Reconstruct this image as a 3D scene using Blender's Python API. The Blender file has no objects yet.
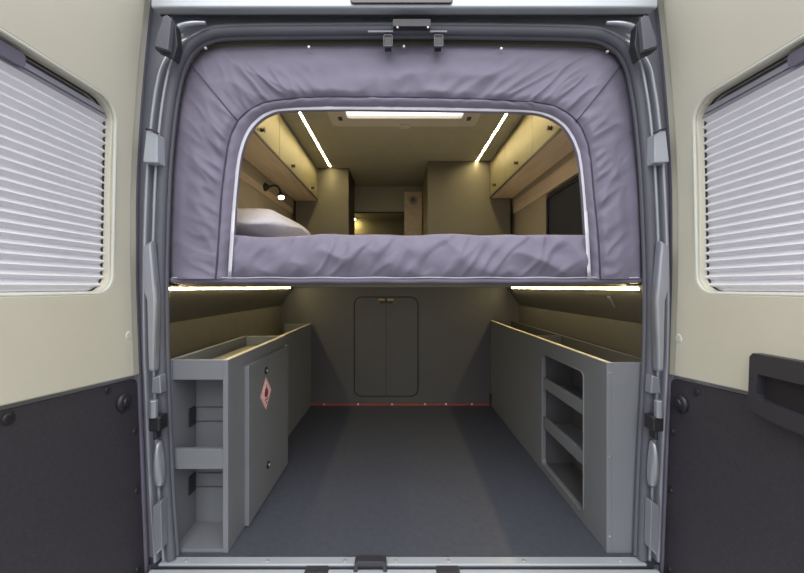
import bpy, math
from math import sin, cos, pi, exp
from mathutils import Vector, noise, geometry

# ------------------------------------------------------------------ camera, world, exposure
SC = bpy.context.scene
C = SC.collection
F = 360.0            # focal length in pixels
D = 1.2              # camera to doorway plane (m)
HZ = 0.9             # camera height above the load floor
cam = bpy.data.cameras.new('camera')
cam.sensor_width = 36.0
cam.lens = 36.0 * F / 804.0
cam.shift_x = 4.0 / 804.0
cam.shift_y = 0.5 / 804.0
cam.clip_start = 0.02
camo = bpy.data.objects.new('camera', cam)
C.objects.link(camo)
camo.location = (0, -D, HZ)
camo.rotation_euler = (pi / 2, 0, 0)
SC.camera = camo

w = bpy.data.worlds.new('overcast_sky')
SC.world = w
w.use_nodes = True
nt = w.node_tree
bg = nt.nodes['Background']
tc = nt.nodes.new('ShaderNodeTexCoord')
sx = nt.nodes.new('ShaderNodeSeparateXYZ')
rp = nt.nodes.new('ShaderNodeValToRGB')
rp.color_ramp.elements[0].position = 0.45
rp.color_ramp.elements[0].color = (0.70, 0.71, 0.74, 1)
rp.color_ramp.elements[1].position = 0.95
rp.color_ramp.elements[1].color = (1.75, 1.75, 1.80, 1)
mr = nt.nodes.new('ShaderNodeMapRange')
mr.inputs['From Min'].default_value = -1
mr.inputs['From Max'].default_value = 1
nt.links.new(tc.outputs['Generated'], sx.inputs[0])
nt.links.new(sx.outputs['Z'], mr.inputs['Value'])
nt.links.new(mr.outputs[0], rp.inputs[0])
nt.links.new(rp.outputs[0], bg.inputs[0])
bg.inputs[1].default_value = 1.0

sl = bpy.data.lights.new('hazy_sun', 'SUN')
sl.energy = 1.3
sl.angle = math.radians(50)
sl.color = (1.0, 0.98, 0.97)
so = bpy.data.objects.new('hazy_sun', sl)
C.objects.link(so)
so.rotation_euler = (math.radians(42), 0, 0)   # shines from behind and above the camera into the van

SC.view_settings.view_transform = 'Standard'
SC.view_settings.look = 'None'
SC.view_settings.gamma = 1.0
SC.view_settings.use_curve_mapping = False
SC.view_settings.exposure = 0.25

LED_GARAGE, LED_CEIL = 44.0, 56.0

# ------------------------------------------------------------------ materials
def srgb(r, g, b):
    def f(c):
        c /= 255.0
        return c / 12.92 if c <= 0.04045 else ((c + 0.055) / 1.055) ** 2.4
    return (f(r), f(g), f(b), 1)

def mat(name, col, rough=0.6, metal=0.0, var=0.06, scale=8.0, bump=0.0, bscale=200.0, spec=0.5, stretch=(1, 1, 1), coat=0.0):
    m = bpy.data.materials.new(name)
    m.use_nodes = True
    n = m.node_tree.nodes
    l = m.node_tree.links
    b = n['Principled BSDF']
    b.inputs['Roughness'].default_value = rough
    b.inputs['Metallic'].default_value = metal
    b.inputs['Specular IOR Level'].default_value = spec
    b.inputs['Coat Weight'].default_value = coat
    t = n.new('ShaderNodeTexCoord')
    mp = n.new('ShaderNodeMapping')
    mp.inputs['Scale'].default_value = stretch
    l.new(t.outputs['Object'], mp.inputs[0])
    ns = n.new('ShaderNodeTexNoise')
    ns.inputs['Scale'].default_value = scale
    ns.inputs['Detail'].default_value = 4
    l.new(mp.outputs[0], ns.inputs[0])
    cr = n.new('ShaderNodeValToRGB')
    cr.color_ramp.elements[0].position = 0.3
    cr.color_ramp.elements[1].position = 0.7
    cr.color_ramp.elements[0].color = tuple(c * (1 - var) for c in col[:3]) + (1,)
    cr.color_ramp.elements[1].color = tuple(min(1, c * (1 + var)) for c in col[:3]) + (1,)
    l.new(ns.outputs[0], cr.inputs[0])
    l.new(cr.outputs[0], b.inputs['Base Color'])
    if bump > 0:
        n2 = n.new('ShaderNodeTexNoise')
        n2.inputs['Scale'].default_value = bscale
        n2.inputs['Detail'].default_value = 2
        l.new(mp.outputs[0], n2.inputs[0])
        bp = n.new('ShaderNodeBump')
        bp.inputs['Strength'].default_value = bump
        bp.inputs['Distance'].default_value = 0.002
        l.new(n2.outputs[0], bp.inputs['Height'])
        l.new(bp.outputs[0], b.inputs['Normal'])
    return m

def emis(name, col, strength):
    m = bpy.data.materials.new(name)
    m.use_nodes = True
    n = m.node_tree.nodes
    b = n['Principled BSDF']
    b.inputs['Base Color'].default_value = (0.8, 0.8, 0.8, 1)
    b.inputs['Emission Color'].default_value = col
    b.inputs['Emission Strength'].default_value = strength
    return m

MT = {
    'beige': mat('beige_trim_plastic', srgb(214, 211, 193), 0.45, var=0.03, scale=3, bump=0.05),
    'beige_light': mat('pale_beige_window_trim', srgb(222, 224, 212), 0.4, var=0.02),
    'black_panel': mat('black_grained_board', srgb(61, 58, 65), 0.55, var=0.14, scale=90, bump=0.6, bscale=320),
    'black': mat('black_plastic', srgb(42, 41, 46), 0.38, var=0.08),
    'handle': mat('charcoal_plastic', srgb(58, 57, 62), 0.4, var=0.06, bump=0.15, bscale=500),
    'silver': mat('silver_car_paint', srgb(168, 172, 180), 0.28, metal=0.55, var=0.03, coat=0.4),
    'jamb': mat('grey_car_paint', srgb(166, 169, 178), 0.28, metal=0.5, var=0.05, coat=0.3),
    'roof': mat('pale_silver_paint', srgb(184, 190, 197), 0.3, metal=0.2, var=0.02, coat=0.3),
    'alu': mat('brushed_aluminium', srgb(190, 190, 198), 0.38, metal=0.6, var=0.05, scale=30, stretch=(0.2, 8, 8)),
    'rubber': mat('grey_rubber', srgb(96, 98, 107), 0.5, var=0.04),
    'rubber_dark': mat('dark_rubber', srgb(40, 40, 46), 0.5, var=0.06),
    'rubber_violet': mat('violet_grey_rubber', srgb(112, 108, 124), 0.5, var=0.05),
    'fabric': mat('lavender_grey_fabric', srgb(126, 122, 140), 0.68, var=0.05, scale=9, bump=0.25, bscale=500, spec=0.35),
    'fabric_seam': mat('violet_grey_piping', srgb(74, 68, 86), 0.7, var=0.08),
    'zip': mat('white_zipper_tape', srgb(214, 214, 224), 0.6, var=0.03),
    'linen': mat('pale_grey_linen', srgb(196, 192, 196), 0.85, var=0.05, scale=60, bump=0.3, bscale=300),
    'mattress': mat('white_mattress_fabric', srgb(190, 188, 194), 0.85, var=0.04),
    'cab': mat('grey_laminate', srgb(121, 124, 129), 0.5, var=0.03, scale=5, bump=0.05, bscale=400),
    'cab_dark': mat('dark_grey_laminate', srgb(92, 92, 94), 0.5, var=0.04, scale=5),
    'partition': mat('charcoal_partition_board', srgb(88, 87, 88), 0.5, var=0.04, scale=4),
    'tray': mat('brown_grey_board', srgb(128, 120, 108), 0.6, var=0.05),
    'floor': mat('slate_vinyl_floor', srgb(75, 78, 88), 0.5, var=0.10, scale=40, bump=0.25, bscale=260),
    'lining': mat('taupe_wall_lining', srgb(96, 93, 86), 0.75, var=0.05, scale=20, bump=0.2),
    'upper': mat('beige_wall_lining', srgb(178, 168, 146), 0.7, var=0.04, scale=14, bump=0.1),
    'ceil': mat('taupe_ceiling_lining', srgb(178, 176, 158), 0.75, var=0.04, scale=10, bump=0.1),
    'wood': mat('light_oak_veneer', srgb(222, 204, 178), 0.55, var=0.10, scale=5, stretch=(6, 0.6, 9)),
    'khaki': mat('khaki_cabinet_door', srgb(142, 136, 108), 0.5, var=0.03),
    'tall': mat('olive_grey_laminate', srgb(116, 112, 100), 0.5, var=0.03),
    'dark_edge': mat('dark_edge_strip', srgb(48, 44, 42), 0.5),
    'white': mat('white_plastic', srgb(206, 200, 188), 0.4, var=0.02),
    'red': mat('red_orange_strip', srgb(158, 78, 70), 0.5, var=0.1),
    'sign_pink': mat('pink_sign_border', srgb(240, 180, 180), 0.5, var=0.02),
    'sign_white': mat('pale_sign_face', srgb(250, 228, 222), 0.5, var=0.02),
    'sign_red': mat('red_flame_print', srgb(176, 34, 58), 0.5, var=0.03),
    'screw': mat('bright_screw', srgb(214, 210, 206), 0.3, metal=0.7),
    'brass': mat('brass_latch', srgb(170, 146, 96), 0.35, metal=0.6),
    'blind_dark': mat('charcoal_window_blind', srgb(50, 52, 58), 0.7, var=0.05),
    'edge': mat('pale_board_edge', srgb(196, 188, 168), 0.6, var=0.05, scale=60),
    'ground': mat('grey_tarmac', srgb(118, 117, 116), 0.9, var=0.1, scale=3),
    'led': emis('warm_led', (1.0, 0.80, 0.40, 1), LED_CEIL),
    'led_g': emis('warm_led_garage', (1.0, 0.82, 0.42, 1), LED_GARAGE),
    'sky_panel': emis('daylit_roof_blind', (1.0, 0.93, 0.86, 1), 1.6),
    'bulb_wall': emis('warm_wall_bulb', (1.0, 0.80, 0.35, 1), 130),
    'bulb': emis('warm_bulb', (1.0, 0.85, 0.55, 1), 14),
    'lens': mat('dark_red_lens', srgb(52, 40, 44), 0.25, coat=0.5),
}
# pleated translucent blind
def blind_mat():
    m = bpy.data.materials.new('white_pleated_blind')
    m.use_nodes = True
    n = m.node_tree.nodes
    l = m.node_tree.links
    b = n['Principled BSDF']
    b.inputs['Base Color'].default_value = srgb(242, 241, 245)
    b.inputs['Roughness'].default_value = 0.8
    ns = n.new('ShaderNodeTexNoise')
    ns.inputs['Scale'].default_value = 300
    bp = n.new('ShaderNodeBump')
    bp.inputs['Strength'].default_value = 0.05
    l.new(ns.outputs[0], bp.inputs['Height'])
    l.new(bp.outputs[0], b.inputs['Normal'])
    tr = n.new('ShaderNodeBsdfTranslucent')
    tr.inputs[0].default_value = (0.85, 0.85, 0.92, 1)
    mx = n.new('ShaderNodeMixShader')
    mx.inputs[0].default_value = 0.12
    l.new(b.outputs[0], mx.inputs[1])
    l.new(tr.outputs[0], mx.inputs[2])
    l.new(mx.outputs[0], n['Material Output'].inputs[0])
    return m
def add_creases(m):
    """soft sharp-crested creases of cloth as a second bump"""
    n = m.node_tree.nodes
    l = m.node_tree.links
    b = n['Principled BSDF']
    old = b.inputs['Normal'].links[0].from_node
    t = n.new('ShaderNodeTexCoord')
    ns = n.new('ShaderNodeTexNoise')
    ns.noise_type = 'RIDGED_MULTIFRACTAL'
    ns.normalize = True
    ns.inputs['Scale'].default_value = 5.0
    ns.inputs['Detail'].default_value = 3.0
    ns.inputs['Roughness'].default_value = 0.4
    ns.inputs['Distortion'].default_value = 0.6
    l.new(t.outputs['Object'], ns.inputs[0])
    bp = n.new('ShaderNodeBump')
    bp.inputs['Strength'].default_value = 0.55
    bp.inputs['Distance'].default_value = 0.010
    l.new(ns.outputs[0], bp.inputs['Height'])
    l.new(old.outputs[0], bp.inputs['Normal'])
    l.new(bp.outputs[0], b.inputs['Normal'])
add_creases(MT['fabric'])
MT['blind'] = blind_mat()
def glass_mat():
    m = bpy.data.materials.new('tinted_window_glass')
    m.use_nodes = True
    n = m.node_tree.nodes
    l = m.node_tree.links
    for x in list(n):
        if x.type == 'BSDF_PRINCIPLED':
            n.remove(x)
    t = n.new('ShaderNodeBsdfTransparent')
    t.inputs[0].default_value = (0.8, 0.82, 0.85, 1)
    g = n.new('ShaderNodeBsdfGlossy')
    g.inputs['Roughness'].default_value = 0.03
    mx = n.new('ShaderNodeMixShader')
    mx.inputs[0].default_value = 0.08
    l.new(t.outputs[0], mx.inputs[1])
    l.new(g.outputs[0], mx.inputs[2])
    l.new(mx.outputs[0], n['Material Output'].inputs[0])
    return m
MT['glass'] = glass_mat()

# ------------------------------------------------------------------ builders
def P(px, py, d):
    """world point at distance d in front of the camera for a pixel of the photograph"""
    return Vector(((px - 398.0) * d / F, d - D, HZ - (py - 287.0) * d / F))

class MB:
    def __init__(s):
        s.v = []
        s.f = []
    def add(s, vs, fs):
        k = len(s.v)
        s.v += [Vector(v) for v in vs]
        s.f += [tuple(k + i for i in f) for f in fs]
        return s
    def box(s, x0, x1, y0, y1, z0, z1):
        vs = [(x, y, z) for x in (x0, x1) for y in (y0, y1) for z in (z0, z1)]
        return s.add(vs, [(0, 1, 3, 2), (4, 6, 7, 5), (0, 4, 5, 1), (2, 3, 7, 6), (0, 2, 6, 4), (1, 5, 7, 3)])
    def grid(s, rows, closed_u=False, closed_v=False):
        n = len(rows)
        m = len(rows[0])
        vs = [p for r in rows for p in r]
        fs = []
        for i in range(n if closed_u else n - 1):
            for j in range(m if closed_v else m - 1):
                a = i * m + j
                b = i * m + (j + 1) % m
                c = ((i + 1) % n) * m + (j + 1) % m
                d = ((i + 1) % n) * m + j
                fs.append((a, b, c, d))
        return s.add(vs, fs)
    def tube(s, pts, r, n=10, closed=False, rs=None):
        pts = [Vector(p) for p in pts]
        rows = []
        up = None
        N = len(pts)
        for i, p in enumerate(pts):
            if closed:
                t = pts[(i + 1) % N] - pts[i - 1]
            else:
                t = pts[min(i + 1, N - 1)] - pts[max(i - 1, 0)]
            t.normalize()
            if up is None:
                up = Vector((0, 0, 1)) if abs(t.z) < 0.9 else Vector((0, 1, 0))
            a = t.cross(up)
            a.normalize()
            up = a.cross(t)
            up.normalize()
            rr = rs[i] if rs else r
            rows.append([p + a * (rr * cos(2 * pi * k / n)) + up * (rr * sin(2 * pi * k / n)) for k in range(n)])
        k0 = len(s.v)
        s.grid(rows, closed_u=closed, closed_v=True)
        if not closed:
            s.f.append(tuple(k0 + i for i in range(n)))
            s.f.append(tuple(k0 + (N - 1) * n + i for i in reversed(range(n))))
        return s
    def lathe(s, o, ax, prof, n=24):
        """prof: list of (distance along ax, radius)"""
        ax = Vector(ax).normalized()
        o = Vector(o)
        u = ax.orthogonal().normalized()
        v = ax.cross(u)
        rows = [[o + ax * h + (u * cos(2 * pi * k / n) + v * sin(2 * pi * k / n)) * max(r, 1e-5) for k in range(n)] for h, r in prof]
        k0 = len(s.v)
        s.grid(rows, closed_v=True)
        s.f.append(tuple(k0 + i for i in range(n)))
        s.f.append(tuple(k0 + (len(prof) - 1) * n + i for i in reversed(range(n))))
        return s
    def plate(s, outer, holes, fn, w0, w1):
        """outline with holes in (u,v), mapped by fn(u,v,w), between w0 and w1"""
        loops = [outer] + list(holes)
        flat = [p for lp in loops for p in lp]
        tris = geometry.tessellate_polygon([[Vector((p[0], p[1], 0)) for p in lp] for lp in loops])
        n = len(flat)
        vs = [fn(p[0], p[1], w0) for p in flat] + [fn(p[0], p[1], w1) for p in flat]
        fs = []
        for t in tris:
            fs.append(tuple(t))
            fs.append(tuple(n + i for i in reversed(t)))
        k = 0
        for lp in loops:
            m = len(lp)
            for i in range(m):
                a = k + i
                b = k + (i + 1) % m
                fs.append((a, b, n + b, n + a))
            k += m
        return s.add(vs, fs)
    def build(s, name, m, parent=None, bevel=0.0, smooth=False, sub=0):
        off = parent_loc(parent)
        me = bpy.data.meshes.new(name)
        me.from_pydata([v - off for v in s.v], [], s.f)
        me.validate()
        me.materials.append(MT[m])
        import bmesh
        bm = bmesh.new()
        bm.from_mesh(me)
        bmesh.ops.remove_doubles(bm, verts=bm.verts, dist=1e-6)
        bmesh.ops.recalc_face_normals(bm, faces=bm.faces)
        bm.to_mesh(me)
        bm.free()
        o = bpy.data.objects.new(name, me)
        C.objects.link(o)
        if parent:
            o.parent = parent
        o['_off'] = list(off)
        if smooth:
            for p in me.polygons:
                p.use_smooth = True
        if bevel > 0:
            b = o.modifiers.new('bevel', 'BEVEL')
            b.width = bevel
            b.segments = 2
            b.limit_method = 'ANGLE'
            b.angle_limit = math.radians(40)
            b.harden_normals = False
        if sub:
            q = o.modifiers.new('sub', 'SUBSURF')
            q.levels = q.render_levels = sub
        return o

def parent_loc(p):
    v = Vector((0, 0, 0))
    while p is not None:
        v += Vector(p.location)
        p = p.parent
    return v

def thing(name, label, cat, loc=(0, 0, 0), group=None):
    o = bpy.data.objects.new(name, None)
    o.empty_display_size = 0.1
    C.objects.link(o)
    o.location = loc
    tag(o, label, cat, group)
    return o
def tag(o, label, cat, group=None):
    o['label'] = label
    o['category'] = cat
    if group:
        o['group'] = group
    return o
def struct(o):
    o['kind'] = 'structure'
    return o

def rrect(u0, u1, v0, v1, r, n=8):
    """rounded rectangle; r = one radius or four (lower-left, lower-right, upper-right, upper-left)"""
    if not isinstance(r, (tuple, list)):
        r = (r,) * 4
    out = []
    cs = [(u0 + r[0], v0 + r[0], pi, r[0]), (u1 - r[1], v0 + r[1], 1.5 * pi, r[1]), (u1 - r[2], v1 - r[2], 0, r[2]), (u0 + r[3], v1 - r[3], 0.5 * pi, r[3])]
    for cx, cy, a0, rr in cs:
        for k in range(n + 1):
            a = a0 + 0.5 * pi * k / n
            out.append((cx + rr * cos(a), cy + rr * sin(a)))
    return out

def catmull(pts, per=8):
    pts = [Vector(p) for p in pts]
    out = []
    n = len(pts)
    for i in range(n - 1):
        p0 = pts[max(i - 1, 0)]
        p1 = pts[i]
        p2 = pts[i + 1]
        p3 = pts[min(i + 2, n - 1)]
        for k in range(per):
            t = k / per
            out.append(0.5 * ((2 * p1) + (p2 - p0) * t + (2 * p0 - 5 * p1 + 4 * p2 - p3) * t * t + (3 * p1 - p0 - 3 * p2 + p3) * t ** 3))
    out.append(pts[-1])
    return out

def resample(pts, n):
    L = [0]
    for a, b in zip(pts, pts[1:]):
        L.append(L[-1] + (b - a).length)
    out = []
    j = 0
    for i in range(n):
        t = L[-1] * i / (n - 1)
        while j < len(L) - 2 and L[j + 1] < t:
            j += 1
        k = (t - L[j]) / max(1e-9, L[j + 1] - L[j])
        out.append(pts[j].lerp(pts[j + 1], min(max(k, 0), 1)))
    return out

YZ = lambda X: (lambda u, v, w: Vector((X + w, u, v)))       # plate in a plane facing +X
XZ = lambda Y: (lambda u, v, w: Vector((u, Y + w, v)))       # plate in a plane facing the door
XY = lambda Z: (lambda u, v, w: Vector((u, v, Z + w)))

# ------------------------------------------------------------------ setting
Y_BACK = 2.746 - D      # garage partition
Y_END = 3.55
ZC = 1.88               # ceiling
fl = struct(MB().box(-0.93, 0.97, 0.006, Y_BACK + 0.02, -0.03, 0.0).build('floor', 'floor'))
ground = struct(MB().box(-14, 14, -14, 14, -0.62, -0.60).build('ground', 'ground'))
def lining(side, X):
    s = side
    prof_lo = [(X - 0.10, 0.905), (X, 0.76), (X, 0.0), (X + 0.05, 0.0), (X + 0.05, 0.905)]
    prof_hi = [(X + 0.05, 0.905), (X - 0.06, 0.905), (X - 0.005, 1.06), (X - 0.01, 1.50), (X - 0.03, 1.56), (X - 0.05, ZC), (X + 0.05, ZC)]
    a = MB().plate([(s * x, z) for x, z in prof_lo], [], lambda u, v, w: Vector((u, w, v)), 0.02, Y_BACK)
    b = MB().plate([(s * x, z) for x, z in prof_hi], [], lambda u, v, w: Vector((u, w, v)), 0.02, Y_END)
    return a, b
aL, bL = lining(-1, 0.89)
aR, bR = lining(1, 0.925)
wl = struct(aL.build('wall_left', 'lining'))
wr = struct(aR.build('wall_right', 'lining'))
struct(bL.build('wall_left_upper', 'upper'))
struct(bR.build('wall_right_upper', 'upper'))
struct(MB().box(-0.93, 0.97, Y_BACK, Y_BACK + 0.02, 0, 0.93).build('wall_back', 'partition'))
struct(MB().box(-0.93, 0.97, Y_BACK + 0.02, Y_END, 0.88, 0.90).build('floor_upper', 'lining'))
struct(MB().box(-0.95, 1.0, 0.05, Y_END, ZC, ZC + 0.03).build('ceiling', 'ceil'))
struct(MB().box(-0.95, 1.0, Y_END, Y_END + 0.03, 0.9, ZC + 0.03).build('wall_front', 'upper'))

# partition seam: a narrow cover strip
struct(MB().box(0.303, 0.307, Y_BACK - 0.0015, Y_BACK, 0.0, 0.9).build('trim_1', 'cab_dark'))
# red edge strip with screws
rs = thing('edge_strip', 'thin red strip with bright screws at foot of the grey partition', 'strip', (-0.05, Y_BACK - 0.008, 0))
MB().box(-0.66, 0.695, Y_BACK - 0.012, Y_BACK - 0.0005, 0.0, 0.014).build('strip', 'red', rs)
for px in (324, 358, 392, 425, 446, 472):
    p = P(px, 406, 2.735)
    MB().lathe((p.x, Y_BACK - 0.012, 0.009), (0, -1, 0), [(0, 0.009), (0.003, 0.008), (0.005, 0.003)], 12).build('screw', 'screw', rs)

# ------------------------------------------------------------------ van body: the doorway
body = thing('van_body', 'silver grey van body framing the open rear doorway', 'van', (0.02, 0, -0.05))
# centre line of the rubber seal (x, z) in the doorway plane
side_l = [(176, 556), (172, 500), (169.5, 450), (166, 360), (165, 290), (166, 230), (168.5, 170), (173, 120), (178, 88), (184, 66), (194, 50), (210, 40), (232, 36.5)]
side_r = [(578, 37.5), (602, 41), (619, 52), (628, 68), (633, 90), (637.5, 120), (642, 170), (645, 230), (646.5, 290), (645.5, 360), (641, 450), (639, 500), (637, 556)]
seal_px = side_l + [(300, 35.5), (405, 35), (510, 36)] + side_r
seal_pts = resample(catmull([P(x, y, D) for x, y in seal_px], 10), 260)
def offset_path(pts):
    ns = []
    for i, p in enumerate(pts):
        t = pts[min(i + 1, len(pts) - 1)] - pts[max(i - 1, 0)]
        t.normalize()
        ns.append(Vector((-t.z, 0, t.x)))
    return ns
nrm = offset_path(seal_pts)
if nrm[10].x > 0:
    nrm = [-n for n in nrm]
def sweep(prof_side, prof_top, i0=0, i1=None):
    rows = []
    for p, n in list(zip(seal_pts, nrm))[i0:i1]:
        k = min(1, max(0, (n.z - 0.2) / 0.7))
        row = []
        for (a, b), (c, d) in zip(prof_side, prof_top):
            o = a * (1 - k) + c * k
            y = b * (1 - k) + d * k
            row.append(p + n * o + Vector((0, y, 0)))
        rows.append(row)
    return rows
def dense(prof, per=3):
    return [tuple(v)[:2] for v in catmull([(a, b, 0) for a, b in prof], per)]
# jamb channel: (outward, towards the room) - stepped painted steel
PS = [(0.004, 0.012), (0.012, 0.0), (0.020, -0.002), (0.026, -0.018), (0.034, -0.020), (0.039, 0.002), (0.046, 0.004), (0.050, -0.022), (0.058, -0.026), (0.064, -0.016), (0.070, 0.0), (0.16, 0.010), (0.24, 0.012)]
PT = [(0.004, 0.012), (0.006, -0.004), (0.008, -0.016), (0.014, -0.020), (0.024, -0.020), (0.031, -0.016), (0.034, -0.004), (0.045, 0.004), (0.060, 0.008), (0.07, 0.010), (0.09, 0.010), (0.16, 0.010), (0.24, 0.012)]
MB().grid(sweep(dense(PS), dense(PT))).build('door_frame', 'jamb', body, smooth=True)
# rubber seal: two lipped bulbs
circ = lambda ox, oy, r, n=14: [(ox + r * cos(2 * pi * k / n), oy + r * sin(2 * pi * k / n)) for k in range(n)]
c1 = circ(0.010, -0.010, 0.0150)
MB().grid(sweep(c1, c1), closed_v=True).build('door_seal', 'rubber', body, smooth=True)
c2 = circ(-0.001, 0.005, 0.0085)
MB().grid(sweep(c2, c2), closed_v=True).build('seal_lip', 'rubber', body, smooth=True)
# roof edge above, drip moulding, high level lamp
hd = MB().plate([(-0.070, 1.781), (-0.066, 1.778), (-0.030, 1.784), (-0.004, 1.800), (0.008, 1.83), (0.008, 1.95), (-0.04, 1.93), (-0.070, 1.86)], [], lambda u, v, w: Vector((w, u, v)), -0.775, 0.815)
hd.build('roof_edge', 'roof', body, bevel=0.004)
ru = MB()
for k, (yy, z) in enumerate(((-0.030, 1.782),)):
    ru.tube([(-0.77 + 1.58 * i / 30, yy, z) for i in range(31)], 0.003, 8)
ru.build('drip_moulding', 'rubber_dark', body, smooth=True)
MB().plate(rrect(-0.150, 0.172, 1.787, 1.82, 0.012), [], XZ(-0.078), 0, 0.03).build('brake_lamp', 'lens', body, bevel=0.003)
# roof skin and outer sides keep the daylight out
sk = MB()
sk.box(-1.02, 1.06, 0.012, Y_END + 0.05, 1.95, 1.97)
sk.box(-1.02, -1.00, 0.012, Y_END + 0.05, -0.10, 1.97)
sk.box(1.04, 1.06, 0.012, Y_END + 0.05, -0.10, 1.97)
sk.box(-1.02, 1.06, 0.012, Y_END + 0.05, -0.12, -0.10)
sk.box(-1.02, 1.06, Y_END + 0.04, Y_END + 0.06, -0.12, 1.97)
sk.build('outer_skin', 'roof', body)

# latch plate and loops under the header
lp = MB().plate(rrect(P(393, 0, 1.17).x, P(430, 0, 1.17).x, P(0, 31, 1.17).z, P(0, 24, 1.17).z, 0.004), [], XZ(-0.052), 0, 0.02).build('latch_plate', 'black', body, bevel=0.002)
for px in (397.5, 428):
    p = P(px, 28, 1.15)
    MB().lathe((p.x, -0.052, p.z), (0, -1, 0), [(0, 0.004), (0.002, 0.0035), (0.003, 0.001)], 10).build('screw', 'screw', body)
for px in (388, 438.5):
    p = P(px, 41.5, 1.17)
    MB().plate(rrect(p.x - 0.015, p.x + 0.015, p.z - 0.019, p.z + 0.019, 0.004, 3), [rrect(p.x - 0.012, p.x + 0.012, p.z - 0.016, p.z + 0.016, 0.002, 3)], XZ(-0.036), 0, 0.007).build('striker_loop', 'rubber', body, bevel=0.0015)
    MB().box(p.x - 0.011, p.x + 0.011, -0.033, -0.003, p.z - 0.015, p.z + 0.015).build('striker_recess', 'black', body)
for a, b in ((368, 393), (430, 447)):
    MB().tube([P(a, 31.5, 1.17), P(b, 31.5, 1.17)], 0.003, 8).build('header_slot', 'alu', body)

# corner covers, hinge plates, check straps on both jambs
def mirror_px(px):
    return 2 * 403.5 - px if px < 403.5 else px
for sgn in (-1, 1):
    X = (lambda px: px) if sgn < 0 else (lambda px: 2 * 406 - px)
    def Q(px, py, d):
        return P(X(px), py, d)
    # grey corner cover with dark foot
    o = [Q(167.5, 15, 1.10), Q(171, 19, 1.10), Q(168, 50, 1.10), Q(155, 46, 1.10), Q(156, 38, 1.10), Q(163, 16, 1.10)]
    MB().plate([(p.x, p.z) for p in o], [], XZ(-0.10), 0, 0.025).build('corner_cover', 'rubber', body, bevel=0.002)
    o = [Q(171, 16, 1.12), Q(176, 26, 1.12), Q(178, 46, 1.12), Q(174, 60, 1.12), Q(166, 54, 1.12), Q(155, 49, 1.12), Q(155, 45, 1.12), Q(167, 48, 1.12)]
    MB().plate([(p.x, p.z) for p in o], [], XZ(-0.083), 0, 0.03).build('cover_foot', 'rubber_dark', body, bevel=0.003)
    # swept gutter
    g = catmull([Q(173, 33, 1.15), Q(180, 27, 1.15), Q(192, 23.5, 1.15), Q(206, 22.8, 1.16)], 6)
    MB().tube(g, 0.007, 8, rs=[0.012 - 0.007 * i / (len(g) - 1) for i in range(len(g))]).build('gutter_end', 'silver', body, smooth=True)
    # hinge cover plate
    o = [Q(147, 130, 1.145), Q(158, 134, 1.145), Q(158, 163, 1.145), Q(143.5, 162, 1.145)]
    MB().plate([(p.x, p.z) for p in o], [], XZ(-0.058), 0, 0.04).build('hinge_plate', 'roof', body, bevel=0.003)
    MB().tube([Q(146, 129, 1.14), Q(152, 130, 1.14), Q(158.5, 133.5, 1.14)], 0.003, 6).build('plate_seal', 'rubber_dark', body)
    # lower hinge: bracket, arm, pocket
    o = [Q(152, 378, 1.155), Q(160, 375, 1.155), Q(161, 394, 1.155), Q(151, 394, 1.155)]
    MB().plate([(p.x, p.z) for p in o], [], XZ(-0.045), 0, 0.03).build('hinge_bracket', 'jamb', body, bevel=0.004)
    a = Q(158, 398, 1.15)
    MB().tube([a + Vector((0, -0.02, 0)), a + Vector((0, -0.02, -0.055))], 0.012, 12).build('hinge_knuckle', 'silver', body, smooth=False, bevel=0.002)
    a = Q(159, 421, 1.15)
    mb = MB()
    mb.box(a.x - 0.018, a.x + 0.018, -0.075, -0.03, a.z - 0.026, a.z + 0.022)
    mb.box(a.x - 0.008, a.x + 0.004, -0.07, -0.04, a.z - 0.055, a.z - 0.02)
    mb.build('check_strap', 'black', body, bevel=0.006)
    # swollen pocket below the strap
    a = Q(157.5, 465, 1.15)
    rows = []
    for i in range(13):
        th = pi * i / 12
        rows.append([a + Vector(((0.015 + 0.005 * cos(th + pi)) * abs(sin(th)) ** 0.5 * cos(ph), 0.012 - 0.026 * abs(sin(th)) ** 0.7 * sin(ph), 0.075 * cos(th))) for ph in [pi * k / 12 for k in range(13)]])
    MB().grid(rows).build('frame_pocket', 'silver', body, smooth=True)
    # recess plate at the foot
    o = [(Q(154, 505, 1.15).x, Q(154, 505, 1.15).z), (Q(162, 500, 1.15).x, Q(162, 500, 1.15).z), (Q(163, 548, 1.15).x, Q(163, 548, 1.15).z), (Q(155, 556, 1.15).x, Q(155, 556, 1.15).z)]
    MB().plate(o, [], XZ(-0.056), 0, 0.03).build('foot_plate', 'silver', body, bevel=0.004)
    # belt-line flare of the jamb
    o = [Q(144, 246, 1.15), Q(152, 240, 1.15), Q(157, 300, 1.15), Q(155, 372, 1.15), Q(150, 372, 1.15), Q(148, 300, 1.15), Q(144, 288, 1.15)]
    MB().plate([(p.x, p.z) for p in o], [], XZ(-0.056), 0, 0.03).build('jamb_flare', 'jamb', body, bevel=0.008)

# sill
MB().box(-0.78, 0.81, -0.030, 0.004, -0.035, -0.001).build('sill_plate', 'roof', body, bevel=0.003)  # paler paint puts the front-lit brightness of the sill into its colour
MB().box(-0.80, 0.83, -0.036, -0.031, -0.06, -0.006).build('sill_seal', 'rubber_dark', body, bevel=0.003)
MB().plate([(-0.20, -0.045), (-0.19, -0.035), (-0.05, -0.012), (-0.037, -0.009), (-0.037, -0.30), (-0.20, -0.30)], [], lambda u, v, w: Vector((w, u, v)), -0.80, 0.84).build('bumper_step', 'roof', body, bevel=0.006)
for px in (187, 268, 345, 396, 448, 523, 619):
    p = P(px, 560, 1.19)
    MB().lathe((p.x, -0.015, -0.001), (0, 0, 1), [(0, 0.006), (0.002, 0.005), (0.003, 0.002)], 10).build('screw', 'screw', body)
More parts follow.
